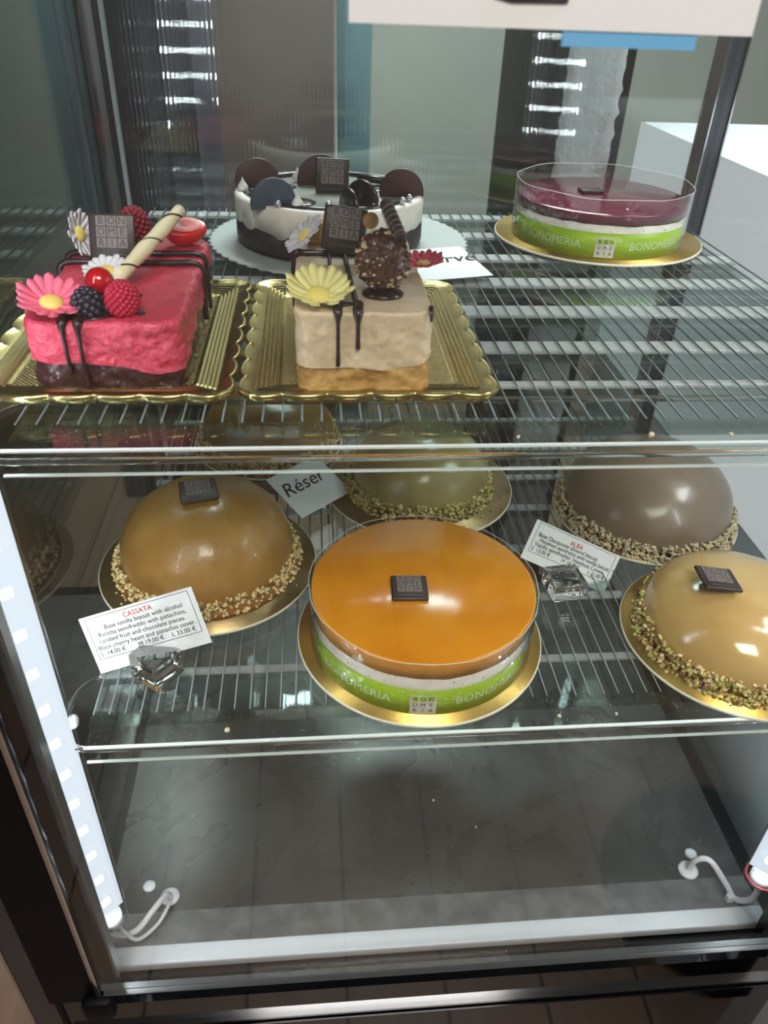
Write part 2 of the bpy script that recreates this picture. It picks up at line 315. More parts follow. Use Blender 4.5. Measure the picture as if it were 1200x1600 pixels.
# front door: stiles, chrome trims, pane, hinge foot
b = MB(); b.box(-.262, -.198, .358, .373, .64, 1.70); b.done('door_stile', M['blackm'], case)
b = MB(); b.box(.450, .512, .358, .373, .64, 1.70); b.done('door_stile', M['blackm'], case)
b = MB(); b.box(-.2135, -.2085, .350, .3579, .662, 1.70, bev=.0012); b.done('stile_trim', M['chrome'], case)
b = MB(); b.box(-.196, -.1935, .362, .372, .672, 1.70); b.done('stile_gasket', M['steel'], case)
b = MB(); b.box(-.2075, .512, .3515, .3565, .676, 1.70); b.done('door_pane', M['pane'], case)
b = MB(); b.box(-.2075, .512, .3513, .3567, .6735, .6750); b.box(-.2075, .512, .3513, .3567, .6625, .6635); b.done('pane_edge', mat('pane_edge_grey', (70, 72, 74), .3), case)
b = MB(); b.box(-.228, -.199, .343, .358, .630, .662, bev=.006); b.done('hinge_foot', M['blackm'], case)
# LED lamps in the front corners
def led(x, sgn):
    t = sgn
    F = T(x, .416, 0) @ RZ(sgn*math.radians(42))
    b = MB(); b.box(-.015, .015, -.0008, .0008, .690, 1.66, F); b.done('led_board', M['board_led'], case)
    first = None; z = .71
    while z < 1.64:
        if first is None: b = MB(); b.box(-.004, .004, -.0022, .0022, z-.004, z+.004, F, bev=.0008); first = b.done('led_chip', M['chip'], case); z0 = z
        else:
            c = first.copy(); c.location.z += z-z0; sc.collection.objects.link(c)
        z += .039
    b = MB(); b.tube([(x, .416, .676), (x, .416, 1.66)], .0175, 20, caps=False); b.done('led_cover', M['acrclean'], case)
    b = MB(); b.tube([(x, .416, .672), (x, .416, .684)], .011, 20); b.done('led_end_cap', M['white'], case)
    if sgn < 0: MB().tube([(x+.0155*math.cos(k*PI/14), .416+.0155*math.sin(k*PI/14), .681) for k in range(28)], .0012, 6, closed=True).done('red_ring', M['reds'], case)
led(-.211, 1); led(.461, -1)
# pan plugs, grommets
for x, y, r in ((-.172, .478, .0105), (.425, .472, .0115)):
    b = MB(); b.lathe([(r, .6), (r, .6025), (r*.8, .604), (r*.35, .604), (.0, .6025)], 28, T(x, y, 0)); b.done('cable_grommet', M['white'], case)
for x, y in ((-.197, .492), (.437, .492)):
    b = MB(); b.lathe([(.007, .6), (.007, .6015), (.005, .603), (0, .603)], 24, T(x, y, 0)); b.done('plug_cap', M['white'], case)
b = MB(); b.tube(bezier([(-.172, .478, .604), (-.174, .470, .618), (-.184, .452, .622), (-.198, .436, .616), (-.212, .428, .622), (-.222, .420, .650), (-.214, .416, .672)]), .0034, 10)
tag(b.done('lamp_cable', M['cable']), 'white cable curling from the pan grommet to the left corner lamp', 'cable')
b = MB(); b.tube(bezier([(-.170, .476, .604), (-.171, .462, .610), (-.180, .444, .608), (-.196, .428, .612), (-.206, .424, .634), (-.208, .418, .672)]), .0022, 8)
tag(b.done('lamp_cable', M['cable']), 'thinner white cable behind the thick one at the left lamp', 'cable')
b = MB(); b.tube(bezier([(.425, .472, .604), (.428, .470, .625), (.440, .464, .632), (.455, .446, .615), (.462, .432, .607), (.472, .422, .625), (.466, .418, .670)]), .0034, 10)
tag(b.done('lamp_cable', M['cable']), 'white cable arching from the right grommet to the right corner lamp', 'cable')
b = MB(); b.box(.450, .457, .428, .434, .607, .616, RZ(0)); tag(b.done('cable_clip', M['white']), 'small white clip beneath the right lamp cable', 'clip')

# ------------------------------------------------------------------ wire shelves
def shelf(z, bars, label, upper):
    t = thing('wire_shelf', (.13, .69, z), label, 'shelf')
    b = MB(); n = 51; x0, x1 = -.188, .452
    for i in range(n):
        x = x0+(x1-x0)*i/(n-1)
        b.tube([(x, .446, z-.0009), (x, .995, z-.0009)], .00075, 6)
    b.done('wires', M['wire'], t)
    for y, wd in bars:
        b = MB(); b.box(x0-.006, x1+.006, y-wd/2, y+wd/2, z-.0062, z-.0026, bev=.0012); b.done('crossbar', M['bar' if upper else 'steelbar'], t)
    b = MB(); b.box(x0-.004, x1+.004, .440, .996, z-.0105, z-.0085); b.done('clear_sheet', M['sheet'], t)
    # clear ledge and price rail along the front
    b = MB(); b.box(x0, x1, .414, .445, z-.006, z-.003); b.box(x0, x1, .4445, .4455, z-.008, z-.001); b.done('front_ledge', M['acr'], t)
    b = MB(); b.box(x0, x1, .4105, .4125, z-.017, z+.000); b.done('price_rail', M['acrclean'], t)
    b = MB(); b.box(x0, x1, .4100, .4130, z-.0010, z+.0002); b.box(x0, x1, .4102, .4128, z-.0178, z-.0170); b.done('rail_edge', M['edge'], t)
    # clear frame tube with round corners
    P = []
    def arc(cx, cy, a0, a1, r=.028):
        for k in range(9):
            a = a0+(a1-a0)*k/8; P.append((cx+r*math.cos(a), cy+r*math.sin(a), z-.013))
    arc(x0+.002, .448, PI, 1.5*PI); arc(x1-.002, .448, 1.5*PI, 2*PI); arc(x1-.002, .472, 0, .5*PI); arc(x0+.002, .472, .5*PI, PI)
    b = MB(); b.tube(P, .0024, 10, closed=True); b.done('frame_tube', realglass('tube_acrylic'), t)
    for x in (x0-.022, x1+.022):
        b = MB(); b.lathe([(.006, 0), (.006, .004), (.004, .006), (0, .006)], 20, T(x, .45, z-.013) @ RY(-PI/2 if x > 0 else PI/2)); b.done('shelf_peg', M['white'], t)
    return t
ZU, ZL = 1.213, .942
shelf(ZU, [(.506, .008), (.575, .020), (.656, .024), (.735, .024), (.815, .02), (.90, .02), (.98, .02)], 'upper wire shelf with clear front rail carrying the loaf cakes', True)
shelf(ZL, [(.494, .008), (.58, .010), (.661, .010), (.74, .010), (.807, .010), (.88, .010), (.96, .010)], 'lower wire shelf with clear front rail carrying the dome cakes', False)

# ------------------------------------------------------------------ text bits
def plaque(loc, u, v, s, label, h=.0045, group=None, aspect=1.0):
    t = thing('chocolate_plaque', loc, label, 'chocolate', group); F = frame(loc, u, v)
    MB().box(-s/2, s/2, -s*aspect/2, s*aspect/2, -h/2, h/2, F, bev=min(.0028, h*.45)).done('plaque_body', M['plq'], t)
    q = s*.205; a = MB(); c = MB(); oy = s*aspect/2-q*.75
    for r_, row in enumerate(('BON', 'OME', 'RIA')):
        for k, ch in enumerate(row):
            x = (k-1)*q*1.12; y = oy-r_*q*1.12
            a.box(x-q/2, x+q/2, y-q/2, y+q/2, h/2-.0002, h/2+.0003, F)
            c.text(textmesh(ch, q*1.05, .0), F @ T(x, y, h/2+.00045))
    a.done('letter_tiles', M['tile'], t); c.done('letters', M['letter'], t)
    pts = [F @ Vector((-s*.32+s*.64*k/40, -s*aspect/2+s*.14+s*.03*math.sin(k*1.1), h/2+.0002)) for k in range(41)]
    MB().tube(pts, s*.006, 4).done('script_line', M['tile'], t)
    return t
def bandtext(b, s, size, R_, cx, cy, z, ang, m_off=.0004):
    me = textmesh(s, size, .0, 0, 'CENTER', 0, 1.05)
    def fn(p):
        a = ang+p.x/R_; return Vector((cx+(R_+m_off+p.z)*math.cos(a), cy+(R_+m_off+p.z)*math.sin(a), z+p.y))
    b.text(me, Matrix(), fn)

def disc(t, c, r, z, th, m, me='cake_board', edge=True):
    MB().lathe([(0, z), (r*.999, z), (r, z+th*.5), (r*.998, z+th), (0, z+th)], 96, T(c[0], c[1], 0), caps=False).done(me, m, t)
    if edge: MB().lathe([(r*.997, z+th+.0001), (r+.0007, z+th*.8), (r+.0007, z+th*.1), (r*.997, z-.0001)], 96, T(c[0], c[1], 0), caps=False).done('board_edge', M['bedge'], t)

def banded_cake(name, c, r, z, boardr, boardc, hband, hcream, hjelly, rim, label, topm, sidem, facing, logo=True, speck=True, ptop=None):
    t = thing(name, (c[0], c[1], z), label, 'cake'); mm = T(c[0], c[1], 0)
    disc(t, boardc, boardr, z, .0025, M['board']); z0 = z+.0027; zc = z0+hcream; zt = z0+hjelly
    MB().lathe([(0, z0), (r-.0012, z0), (r-.0012, zc), (0, zc)], 128, mm, caps=False).done('cream_layer', M['cream'], t)
    def sag(p):
        q = p.copy()
        if p.z <= zc+.0001 and p.xy.length > r*.5: q.z -= .0014*(.5+noise.noise(Vector((p.x*60, p.y*60, 3))))
        return q
    MB().lathe([(r-.003, zc), (r-.0010, zc), (r-.0010, zt-.001), (r-.002, zt), (0, zt)], 128, mm, sag, caps=False).done('jelly_layer', [sidem], t)
    MB().lathe([(r-.0022, zt), (r-.0035, zt+.0006), (0, zt+.0008)], 128, mm, caps=False).done('glaze_top', topm, t)
    MB().lathe([(r-.0003, z0), (r, z0), (r, z0+hband), (r-.0003, z0+hband)], 128, mm, caps=False).done('paper_band', M['lime'], t)
    for da in (-.62, .62, 1.9, -1.9):
        b = MB(); bandtext(b, 'BONOMERIA', r*.118, r, c[0], c[1], z0+hband*.50, facing+da); b.done('band_lettering', M['bandtxt'], t)
    # square logo
    w = hband*.76; segs = 8; b = MB()
    for k in range(segs):
        a0 = facing+(-w/2+w*k/segs)/r; a1 = facing+(-w/2+w*(k+1)/segs)/r; rr = r+.0006
        b.faces([(c[0]+rr*math.cos(a0), c[1]+rr*math.sin(a0), z0+.0015), (c[0]+rr*math.cos(a1), c[1]+rr*math.sin(a1), z0+.0015), (c[0]+rr*math.cos(a1), c[1]+rr*math.sin(a1), z0+.0015+w), (c[0]+rr*math.cos(a0), c[1]+rr*math.sin(a0), z0+.0015+w)], [(0, 1, 2, 3)])
    lg = b.done('logo_label', M['logo'], t); b = MB(); g = MB()
    for i, row in enumerate(('BON', 'OME', 'RIA')):
        for k, ch in enumerate(row):
            bandtext(b, ch, w*.25, r, c[0], c[1], z0+.0015+w*(.8-.3*i), facing+(k-1)*w*.3/r, .0010)
    for k in range(3):
        a = facing+(k-1)*w*.3/r; rr = r+.0008; q = w*.13/r
        g.faces([(c[0]+rr*math.cos(a-q), c[1]+rr*math.sin(a-q), z0+.0015+w*.68), (c[0]+rr*math.cos(a+q), c[1]+rr*math.sin(a+q), z0+.0015+w*.68), (c[0]+rr*math.cos(a+q), c[1]+rr*math.sin(a+q), z0+.0015+w*.93), (c[0]+rr*math.cos(a-q), c[1]+rr*math.sin(a-q), z0+.0015+w*.93)], [(0, 1, 2, 3)])
    b.done('logo_lettering', M['logod'], t); g.done('logo_row', M['logog'], t)
    if speck:
        b = MB()
        for k in range(110):
            a = R.uniform(0, 2*PI); zz = R.uniform(z0+hband+.001, zc-.001)
            b.ico((c[0]+(r-.0011)*math.cos(a), c[1]+(r-.0011)*math.sin(a), zz), R.uniform(.0002, .0006), 1, .3)
        b.done('vanilla_specks', M['speck'], t, kind='stuff')
    b = MB()
    def wob(p):
        a = math.atan2(p.y, p.x); k = 1+.0035*math.sin(a*9+1)+.002*math.sin(a*23)
        return Vector((p.x*k, p.y*k, p.z+.0006*math.sin(a*7)*(p.z > z0+.02)))
    b.lathe([(r+.0013, z0+.001), (r+.0011, z0+(zt-z0)*.5), (r+.0013, zt), (r+.0013, rim)], 160, mm, wob, caps=False); b.done('acetate_collar', M['film'], t)
    b = MB(); b.tube([mm @ wob(Vector(((r+.0013)*math.cos(2*PI*k/160), (r+.0013)*math.sin(2*PI*k/160), rim))) for k in range(160)], .00025, 4, closed=True); b.done('collar_rim', M['edge'], t)
    return t

ang_o = math.atan2(-.515, -.10)
banded_cake('orange_cake', (.0940, .5300), .1020, ZL, .1138, (.0935, .5300), .0290, .0415, .0572, 1.0042, 'round cake with shiny orange glaze in a lime paper band on gold board', M['orange'], M['orangeside'], -PI/2-.10)
plaque((.0800, .5205, ZL+.0027+.0580+.0022), (1, -.04, 0), (.04, 1, 0), .0325, 'dark chocolate plaque lying flat in the middle of the orange cake', .004)
banded_cake('berry_cake', (.323, .885), .0945, ZU, .116, (.326, .890), .026, .034, .0435, 1.2745, 'round cake with dark berry glaze in a lime band on the upper shelf', M['purple'], M['purple'], -PI/2-.22)
b = MB(); b.box(.300, .325, .885, .905, ZU+.0469, ZU+.0505, bev=.001); tag(b.done('chocolate_plaque', M['plq']), 'dark chocolate piece lying on the berry glazed cake', 'chocolate')

# ------------------------------------------------------------------ dome cakes
def dome_cake(c, rb, rd, H, mat_, label, nuts, bm='board', band=(0, .016), sink=.0, seed=1, crust=False, zo=0.0, nn=1500, lean=0):
    z = ZL+zo; t = thing('dome_cake', (c[0], c[1], z), label, 'cake', None); disc(t, c, rb, z, .0025, M[bm]); z0 = z+.0027
    prof = [(rd*.93, 0), (rd*.985, .004)]+[(rd*math.cos(a)**.82 if a < PI/2-.001 else 0, .012+(H-.012)*math.sin(a)**.95) for a in [PI/2*k/26 for k in range(27)]]
    def fn(p):
        q = p.copy(); n = noise.noise(Vector((p.x*16+seed, p.y*16, p.z*18)))*.0022+noise.noise(Vector((p.x*45, p.y*45+seed, p.z*45)))*.0007
        d = Vector((p.x, p.y, p.z*.8)); d = d.normalized() if d.length > 0 else d; return q+d*n+Vector((p.z*lean, 0, 0))
    MB().lathe(prof, 96, T(c[0], c[1], z0), fn, caps=False).done('dome', mat_, t)
    rr = R
    if crust:
        b = MB()
        b.lathe([(rd*1.02, 0), (rd*1.075, .003), (rd*1.05, .009), (rd*.97, .011)], 120, T(c[0], c[1], z0), lambda p: p+Vector((p.x, p.y, 0)).normalized()*noise.noise(p*300)*.003, caps=False)
        b.done('toasted_base', M['crust'], t)
    b = MB()
    for k in range(nn):
        a = rr.uniform(0, 2*PI); h = band[0]+(band[1]-band[0])*rr.random()**1.25
        h += .003*noise.noise(Vector((math.cos(a)*4, math.sin(a)*4, seed)))
        rad = rd*(1.03 if h < .008 else 1.0)+rr.uniform(-.0005, .006)*(1-.4*h/band[1]); s = rr.uniform(.0014, .0030)
        b.mi = rr.choices([0, 1, 2], nuts[1])[0]
        b.ico((c[0]+rad*math.cos(a), c[1]+rad*math.sin(a), z0+max(h, .001)), s, 1, .25, smooth=False, scl=(1, rr.uniform(.6, 1), rr.uniform(.5, .9)), rot=Matrix.Rotation(rr.uniform(0, 6), 3, Vector((rr.random(), rr.random(), rr.random()+.1)).normalized()))
    for k in range(26):
        a = rr.uniform(0, 2*PI); rad = rr.uniform(rd*1.05, rb*.96)
        b.ico((c[0]+rad*math.cos(a), c[1]+rad*math.sin(a), z0+.0008), rr.uniform(.0006, .0014), 1, .25, smooth=False)
    b.done('chopped_nuts', [M[k] for k in nuts[0]], t, kind='stuff')
    return t
TAN = (('nutt', 'nutb', 'nutg'), (6, 2, 1)); GRN = (('nutg', 'nutt', 'nutb'), (5, 3, 2)); PAL = (('nutp', 'nutt', 'nutb'), (7, 3, .5))
dome_cake((-.113, .643), .110, .088, .086, M['domeL'], 'caramel brown dome cake with tan nuts behind the left price card', TAN, 'boardd', (.005, .022), seed=3, crust=True)
dome_cake((.123, .787), .113, .083, .074, M['domeM'], 'olive beige dome cake ringed with pistachio crumbs behind the orange cake', GRN, 'boardd', (0, .021), seed=8, nn=1500)
dome_cake((.383, .722), .105, .096, .080, M['domeR'], 'grey brown dome cake with pale nuts behind the right price card', PAL, 'boardd', (0, .019), seed=12, nn=1900)
dome_cake((.394, .511), .105, .087, .066, M['domeF'], 'glossy beige dome cake with green nuts at the right front', (('nutg', 'nutt', 'nutb'), (4, 3, 3)), 'board', (0, .022), seed=21, nn=1900)
dome_cake((-.062, .897), .095, .084, .07, M['domeL'], 'nut ringed dome cake mostly hidden behind the caramel dome cake', TAN, 'boardd', (0, .022), seed=30, nn=1600)
plaque((-.1150, .6400, 1.0345), (.045, .010, .001), (-.014, .035, .0015), .036, 'dark chocolate plaque on top of the caramel brown dome cake', .003)
plaque((.3565, .5070, 1.0172), (.050, -.006, -.004), (-.006, .028, -.001), .034, 'tilted dark chocolate plaque on the glossy beige dome cake', .0035)
b = MB()
for k in range(14): b.ico((.366+R.uniform(-.008, .008), .501+R.uniform(-.006, .006), 1.0125+R.uniform(0, .003)), R.uniform(.0008, .0017), 1, .25)
tag(b.done('nougat_crumb', M['nutt'], None), 'dab of nougat crumbs under the tilted chocolate plaque', 'crumbs')

# ------------------------------------------------------------------ loaf cakes
def rrect(x0, x1, y0, y1, r, n=12, m=26):
    P = []
    def seg(a, b): P.extend([a.lerp(b, k/m) for k in range(m)])
    cs = [(x1-r, y0+r, -PI/2), (x1-r, y1-r, 0), (x0+r, y1-r, PI/2), (x0+r, y0+r, PI)]
    for i, (cx, cy, a) in enumerate(cs):
        P.extend([Vector((cx+r*math.cos(a+PI/2*k/n), cy+r*math.sin(a+PI/2*k/n), 0)) for k in range(n)])
        nx = cs[(i+1) % 4]; e = Vector((cx+r*math.cos(a+PI/2), cy+r*math.sin(a+PI/2), 0)); f = Vector((nx[0]+r*math.cos(nx[2]), nx[1]+r*math.sin(nx[2]), 0)); seg(e, f)
    return P
def loaf(t, box, z0, z1, split, r, base_m, top_m, amp, base_name, top_name, bev=.004, ztop=None, base_k=1.0):
    x0, x1, y0, y1 = box; P = rrect(x0, x1, y0, y1, r, 16, 70); n = len(P); cx, cy = (x0+x1)/2, (y0+y1)/2
    nz = lambda p, k: amp*(noise.noise(Vector((p.x*70, p.y*70, p.z*70+k)))+.7*noise.noise(Vector((p.x*180, p.y*180, p.z*180+k)))+.5*abs(noise.noise(Vector((p.x*420, p.y*420, p.z*420+k)))))
    def side(rows, k, inset):
        vs = []
        for fr in rows:
            for p in P:
                zz = fr(p); q = Vector((p.x, p.y, zz)); d = Vector((p.x-cx, p.y-cy, 0)); d = Vector((d.x/(x1-x0), d.y/(y1-y0), 0)).normalized()
                vs.append(q+d*(nz(q, k)-inset))
        return vs
    rows = [lambda p, k=k: z0+(split(p)-z0)*k/16 for k in range(17)]
    amp0 = amp; amp = amp*base_k; V = side(rows, 1, 0); amp = amp0; b = MB(); b.faces(V, [(i*n+j, i*n+(j+1) % n, (i+1)*n+(j+1) % n, (i+1)*n+j) for i in range(16) for j in range(n)]+[tuple(16*n+j for j in range(n)), tuple(range(n))[::-1]])
    b.done(base_name, base_m, t)
    rows = [lambda p, k=k: split(p)-.0004+(z1-bev-split(p))*k/24 for k in range(25)]
    V = side(rows, 5, -.0005); q = len(V)
    fs = [(i*n+j, i*n+(j+1) % n, (i+1)*n+(j+1) % n, (i+1)*n+j) for i in range(24) for j in range(n)]
    last = 24
    for a in (PI/8, PI/4, 3*PI/8, PI/2):
        for p in V[24*n:25*n]:
            d = Vector((p.x-cx, p.y-cy, 0)); dx = bev*(1-math.cos(a)); k = 1-dx/max(abs(d.x), abs(d.y))
            V.append(Vector((cx+d.x*k, cy+d.y*k, z1-bev+bev*math.sin(a))))
        last += 1
        fs += [((last-1)*n+j, (last-1)*n+(j+1) % n, last*n+(j+1) % n, last*n+j) for j in range(n)]
    ring = V[last*n:(last+1)*n]
    b = MB(); b.faces(V, fs); b.done(top_name, top_m, t)
    b = MB(); vs = []; K = 14
    for k in range(K+1):
        for p in ring:
            g = 1-k/K*.999; q = Vector((cx+(p.x-cx)*g, cy+(p.y-cy)*g, z1+.0001)); q.z += amp*.5*noise.noise(Vector((q.x*80, q.y*80, 9)))*(k > 0); vs.append(q)
    b.faces(vs, [(i*n+j, i*n+(j+1) % n, (i+1)*n+(j+1) % n, (i+1)*n+j) for i in range(K) for j in range(n)]+[tuple(K*n+j for j in range(n))])
    b.done(top_name+'_top', ztop or top_m, t)
ZT = 1.2155
def ribbon(t, pts, r, m='choc', name='chocolate_ribbon', flat=None): MB().tube(pts, r, 8).done(name, M[m], t)
pk = thing('raspberry_loaf_cake', (-.137, .58, ZT), 'rectangular pink raspberry cake on chocolate base in the left gold tray', 'cake')
loaf(pk, (-.189, -.087, .488, .690), ZT, 1.262, lambda p: 1.2325+.0015*math.sin(p.x*80)-.004*math.cos((p.x+.1)*40)*(p.y < .52)+.002*noise.noise(Vector((p.x*60, p.y*60, 0)))+(.010*max(0, (p.y-.52)/.1) if p.x > -.1 else 0), .020, M['base1'], M['pink'], .0021, 'chocolate_base', 'mousse', .004, M['pinktop'])
for y in (.608, .632):
    ribbon(pk, bezier([(-.1905, y-.004, 1.245), (-.1895, y, 1.2635), (-.15, y, 1.2642), (-.11, y, 1.2642), (-.089, y, 1.2635), (-.0855, y-.002, 1.250), (-.0850, y-.006, 1.222)], 8), .0024)
def drip(t, x, y, ztop, zend, w=.0022, back=.012):
    pts = [(x+.001, y+back, ztop+.0006), (x, y+.004, ztop+.0008), (x, y-.0010, ztop-.001), (x, y-.0024, ztop-.006), (x, y-.0026, (ztop+zend)/2), (x, y-.0026, zend)]
    P = bezier(pts, 6); n = len(P); MB().tube(P, [w*(1.9 if i < n*.35 else 1.9-1.15*min(1, (i-n*.35)/(n*.25))) if i < n-3 else w*.9 for i in range(n)], 10).done('chocolate_drip', M['choc'], t)
drip(pk, -.1605, .4885, 1.262, 1.2275, .0018); drip(pk, -.1505, .4870, 1.262, 1.2165, .0018)
b = MB(); b.ico((-.146, .506, 1.2625), .016, 3, 0, scl=(1.1, .85, .14)); b.ico((-.118, .505, 1.2625), .006, 2, 0, scl=(1.2, .8, .25)); b.ico((-.126, .540, 1.2625), .006, 2, 0, scl=(1.3, .8, .25)); b.done('chocolate_pool', M['choc'], pk)

bn = thing('coffee_loaf_cake', (.033, .57, ZT), 'rectangular beige mousse cake on golden biscuit in the centre gold tray', 'cake')
loaf(bn, (-.0120, .0780, .480, .668), ZT, 1.2725, lambda p: 1.2335+.0015*math.cos(p.x*50)+(.006*max(0, (p.x-.045)/.03))+.002*noise.noise(Vector((p.x*70, p.y*70, 0))), .012, M['biscuit'], M['mousse'], .0011, 'biscuit_base', 'mousse', .0025, None, 2.2)
ribbon(bn, bezier([(-.0140, .596, 1.235), (-.0132, .600, 1.272), (-.005, .602, 1.2745), (.03, .602, 1.2748), (.06, .602, 1.2745)], 8), .0028)
ribbon(bn, bezier([(.0125, .602, 1.2738), (.0128, .56, 1.2738), (.0155, .52, 1.2738), (.0165, .492, 1.2738)], 8), .0016)
ribbon(bn, bezier([(.0245, .602, 1.2738), (.0255, .56, 1.2738), (.027, .52, 1.2738), (.0280, .492, 1.2738)], 8), .0020)
drip(bn, .0155, .4810, 1.2725, 1.2365, .0017); drip(bn, .0285, .4800, 1.2725, 1.2490, .0019); drip(bn, .0765, .4830, 1.2725, 1.2680, .0009, .003)
b = MB(); b.ico((.047, .514, 1.2735), .0145, 3, 0, scl=(1.0, .85, .28)); b.ico((.0205, .494, 1.2733), .0042, 2, 0, scl=(1.5, .8, .35)); b.done('chocolate_pool', M['choc'], bn)
b = MB(); b.box(-.004, .014, .628, .645, 1.2722, 1.2900, bev=.003); tag(b.done('biscuit_cube', M['biscuit']), 'small golden biscuit block at the back of the beige cake', 'biscuit')

# gold trays
def tray(cx, cy, wx, wy, z, label):
    t = thing('gold_tray', (cx, cy, z), label, 'tray', None)
    per = 2*(wx+wy); N_ = 440
    def outline(off, scal):
        hx, hy = wx/2-off, wy/2-off; r = max(.004, .016-off); P = []
        pts = rrect(cx-hx, cx+hx, cy-hy, cy+hy, r, 14, 90); n = len(pts)
        if scal:
            for i, p in enumerate(pts):
                nxt = pts[(i+1) % n]; prv = pts[i-1]; d = (nxt-prv).normalized(); nn = Vector((d.y, -d.x, 0))
                along = p.x-cx if abs(nn.y) > abs(nn.x) else p.y-cy; L_ = wx if abs(nn.y) > abs(nn.x) else wy
                k = round(L_/.031); s = abs(math.sin(PI*(along+L_/2)/(L_/k))) ** .6
                P.append(p+nn*scal*(s-.6))
        else: P = pts
        return P
    prof = [(.0030, .0004, .0040), (.0002, .0030, .0042), (-.0004, .0062, .0042), (.0008, .0078, .0042), (.0028, .0074, .004), (.0042, .0060, .003), (.0095, .0056, 0)]
    off = .0095; z_ = .0056
    for k in range(5): prof += [(off+.0011, z_-.0012, 0), (off+.0016, z_-.0013, 0), (off+.0027, z_+.0002, 0), (off+.0032, z_+.0001, 0)]; off += .0032; z_ -= .0008
    prof += [(off+.0015, .0014, 0), (off+.0030, .0012, 0)]
    b = MB(); vs = []; n = 0
    for o, h, s in prof:
        P = outline(o, s); n = len(P); vs += [Vector((p.x, p.y, z+h)) for p in P]
    b.faces(vs, [(i*n+j, i*n+(j+1) % n, (i+1)*n+(j+1) % n, (i+1)*n+j) for i in range(len(prof)-1) for j in range(n)]); b.done('tray_rim', M['gold'], t)
    P = outline(prof[-1][0]-.0003, 0); b = MB(); b.faces([Vector((p.x, p.y, z+.0013)) for p in P], [tuple(range(len(P)))], False); b.done('tray_centre', M['lattice'], t)
tray(-.1445, .587, .1775, .236, ZU, 'left scalloped gold tray under the pink raspberry cake')
tray(.0375, .587, .1775, .236, ZU, 'centre scalloped gold tray under the beige mousse cake')

# toppings
def daisy(loc, nrm, r, pm, em, label, group=None, cup=.35, n=18, eye=.33):
    t = thing('sugar_daisy', loc, label, 'decoration', group); w = Vector(nrm).normalized(); u = w.orthogonal(); F = frame(loc, u, w.cross(u))
    b = MB()
    for k in range(n):
        a = 2*PI*k/n; wd = r*.135; vs = []; L_ = 9; rk = r*(.94+.08*math.sin(k*2.3))
        for side in (1, -1):
            for i in range(L_+1):
                s = i/L_; rad = r*.22+(rk-r*.22)*s; wid = wd*(0.55+.55*s)*(1 if s < .8 else math.sqrt(max(0, 1-((s-.8)/.2)**2))*.98+.02)
                for e in (-1, 0, 1): vs.append(F @ (RZ(a) @ Vector((rad, e*wid, cup*r*(s**1.6)-abs(e)*.0-(0 if e else .0004)+side*.0004+.0004*(k % 2)))))
        W = 3; H_ = L_+1; fs = []
        for sd in (0, 1):
            o = sd*W*H_; fs += [(o+i*W+j, o+i*W+j+1, o+(i+1)*W+j+1, o+(i+1)*W+j) for i in range(L_) for j in range(2)]
        o = W*H_
        fs += [(i*W, (i+1)*W, o+(i+1)*W, o+i*W) for i in range(L_)]+[(i*W+2, (i+1)*W+2, o+(i+1)*W+2, o+i*W+2) for i in range(L_)]+[(L_*W, L_*W+1, o+L_*W+1, o+L_*W), (L_*W+1, L_*W+2, o+L_*W+2, o+L_*W+1)]
        b.faces(vs, fs)
    b.done('petals', M[pm], t)
    MB().lathe([(r*eye*(math.cos(x)), r*.02+r*.14*math.sin(x)) for x in [PI/2*k/6 for k in range(7)]], 28, F, caps=False).done('eye', M[em], t)
    return t
def berry(loc, r, m, label, sc_=(1, 1, 1.1), n=90, name='raspberry', cat='berry', dr=.22):
    b = MB(); b.ico(loc, r*.86, 3, 0, scl=sc_)
    for k in range(n):
        zf = 1-2*(k+.5)/n; a = k*2.39996; q = math.sqrt(1-zf*zf)
        b.ico((loc[0]+r*.88*sc_[0]*q*math.cos(a), loc[1]+r*.88*sc_[1]*q*math.sin(a), loc[2]+r*.88*sc_[2]*zf), r*dr, 2, .04)
    return tag(b.done(name, M[m]), label, cat)
daisy((-.1680, .500, 1.2710), (.20, -.30, 1), .0225, 'petp', 'eyeo', 'pink sugar daisy with yellow eye at the front of the raspberry cake', cup=.30)
daisy((-.1790, .628, 1.2800), (1, -.30, .25), .0185, 'petw', 'eyey', 'white sugar daisy standing upright left of the chocolate plaque', cup=.2)
daisy((-.1460, .560, 1.2730), (-.05, -.35, 1), .0175, 'petw', 'eyeo', 'white sugar daisy lying behind the redcurrant on the raspberry cake', cup=.1)
daisy((.0035, .500, 1.2775), (.02, -.30, 1), .0235, 'pety', 'eyey', 'yellow sugar daisy at the front left of the beige cake', cup=.36, n=20)
daisy((-.0060, .612, 1.2850), (-.62, -.20, .75), .0190, 'petw', 'eyey', 'white sugar daisy tilted behind the plaque on the beige cake', cup=.12)
daisy((.0800, .560, 1.2795), (-.10, -.05, 1), .0165, 'petr', 'eyeo', 'coral red sugar daisy right of the praline ball', cup=.3)
tag(MB().ico((-.1405, .5190, 1.2790), .0093, 4).done('redcurrant', M['cherry']), 'single shiny redcurrant resting above the blackberry', 'berry')
berry((-.1460, .5010, 1.2700), .0098, 'bberry', 'dark blackberry in the chocolate pool on the raspberry cake', n=60, name='blackberry', dr=.25)
berry((-.1240, .5035, 1.2725), .0115, 'rasp', 'bright raspberry at the front of the pink cake', n=150, dr=.16)
berry((-.1430, .6560, 1.2780), .0140, 'raspd', 'deep red raspberry behind the chocolate plaque on the pink cake', sc_=(1, 1, 1.2), n=130, dr=.17)
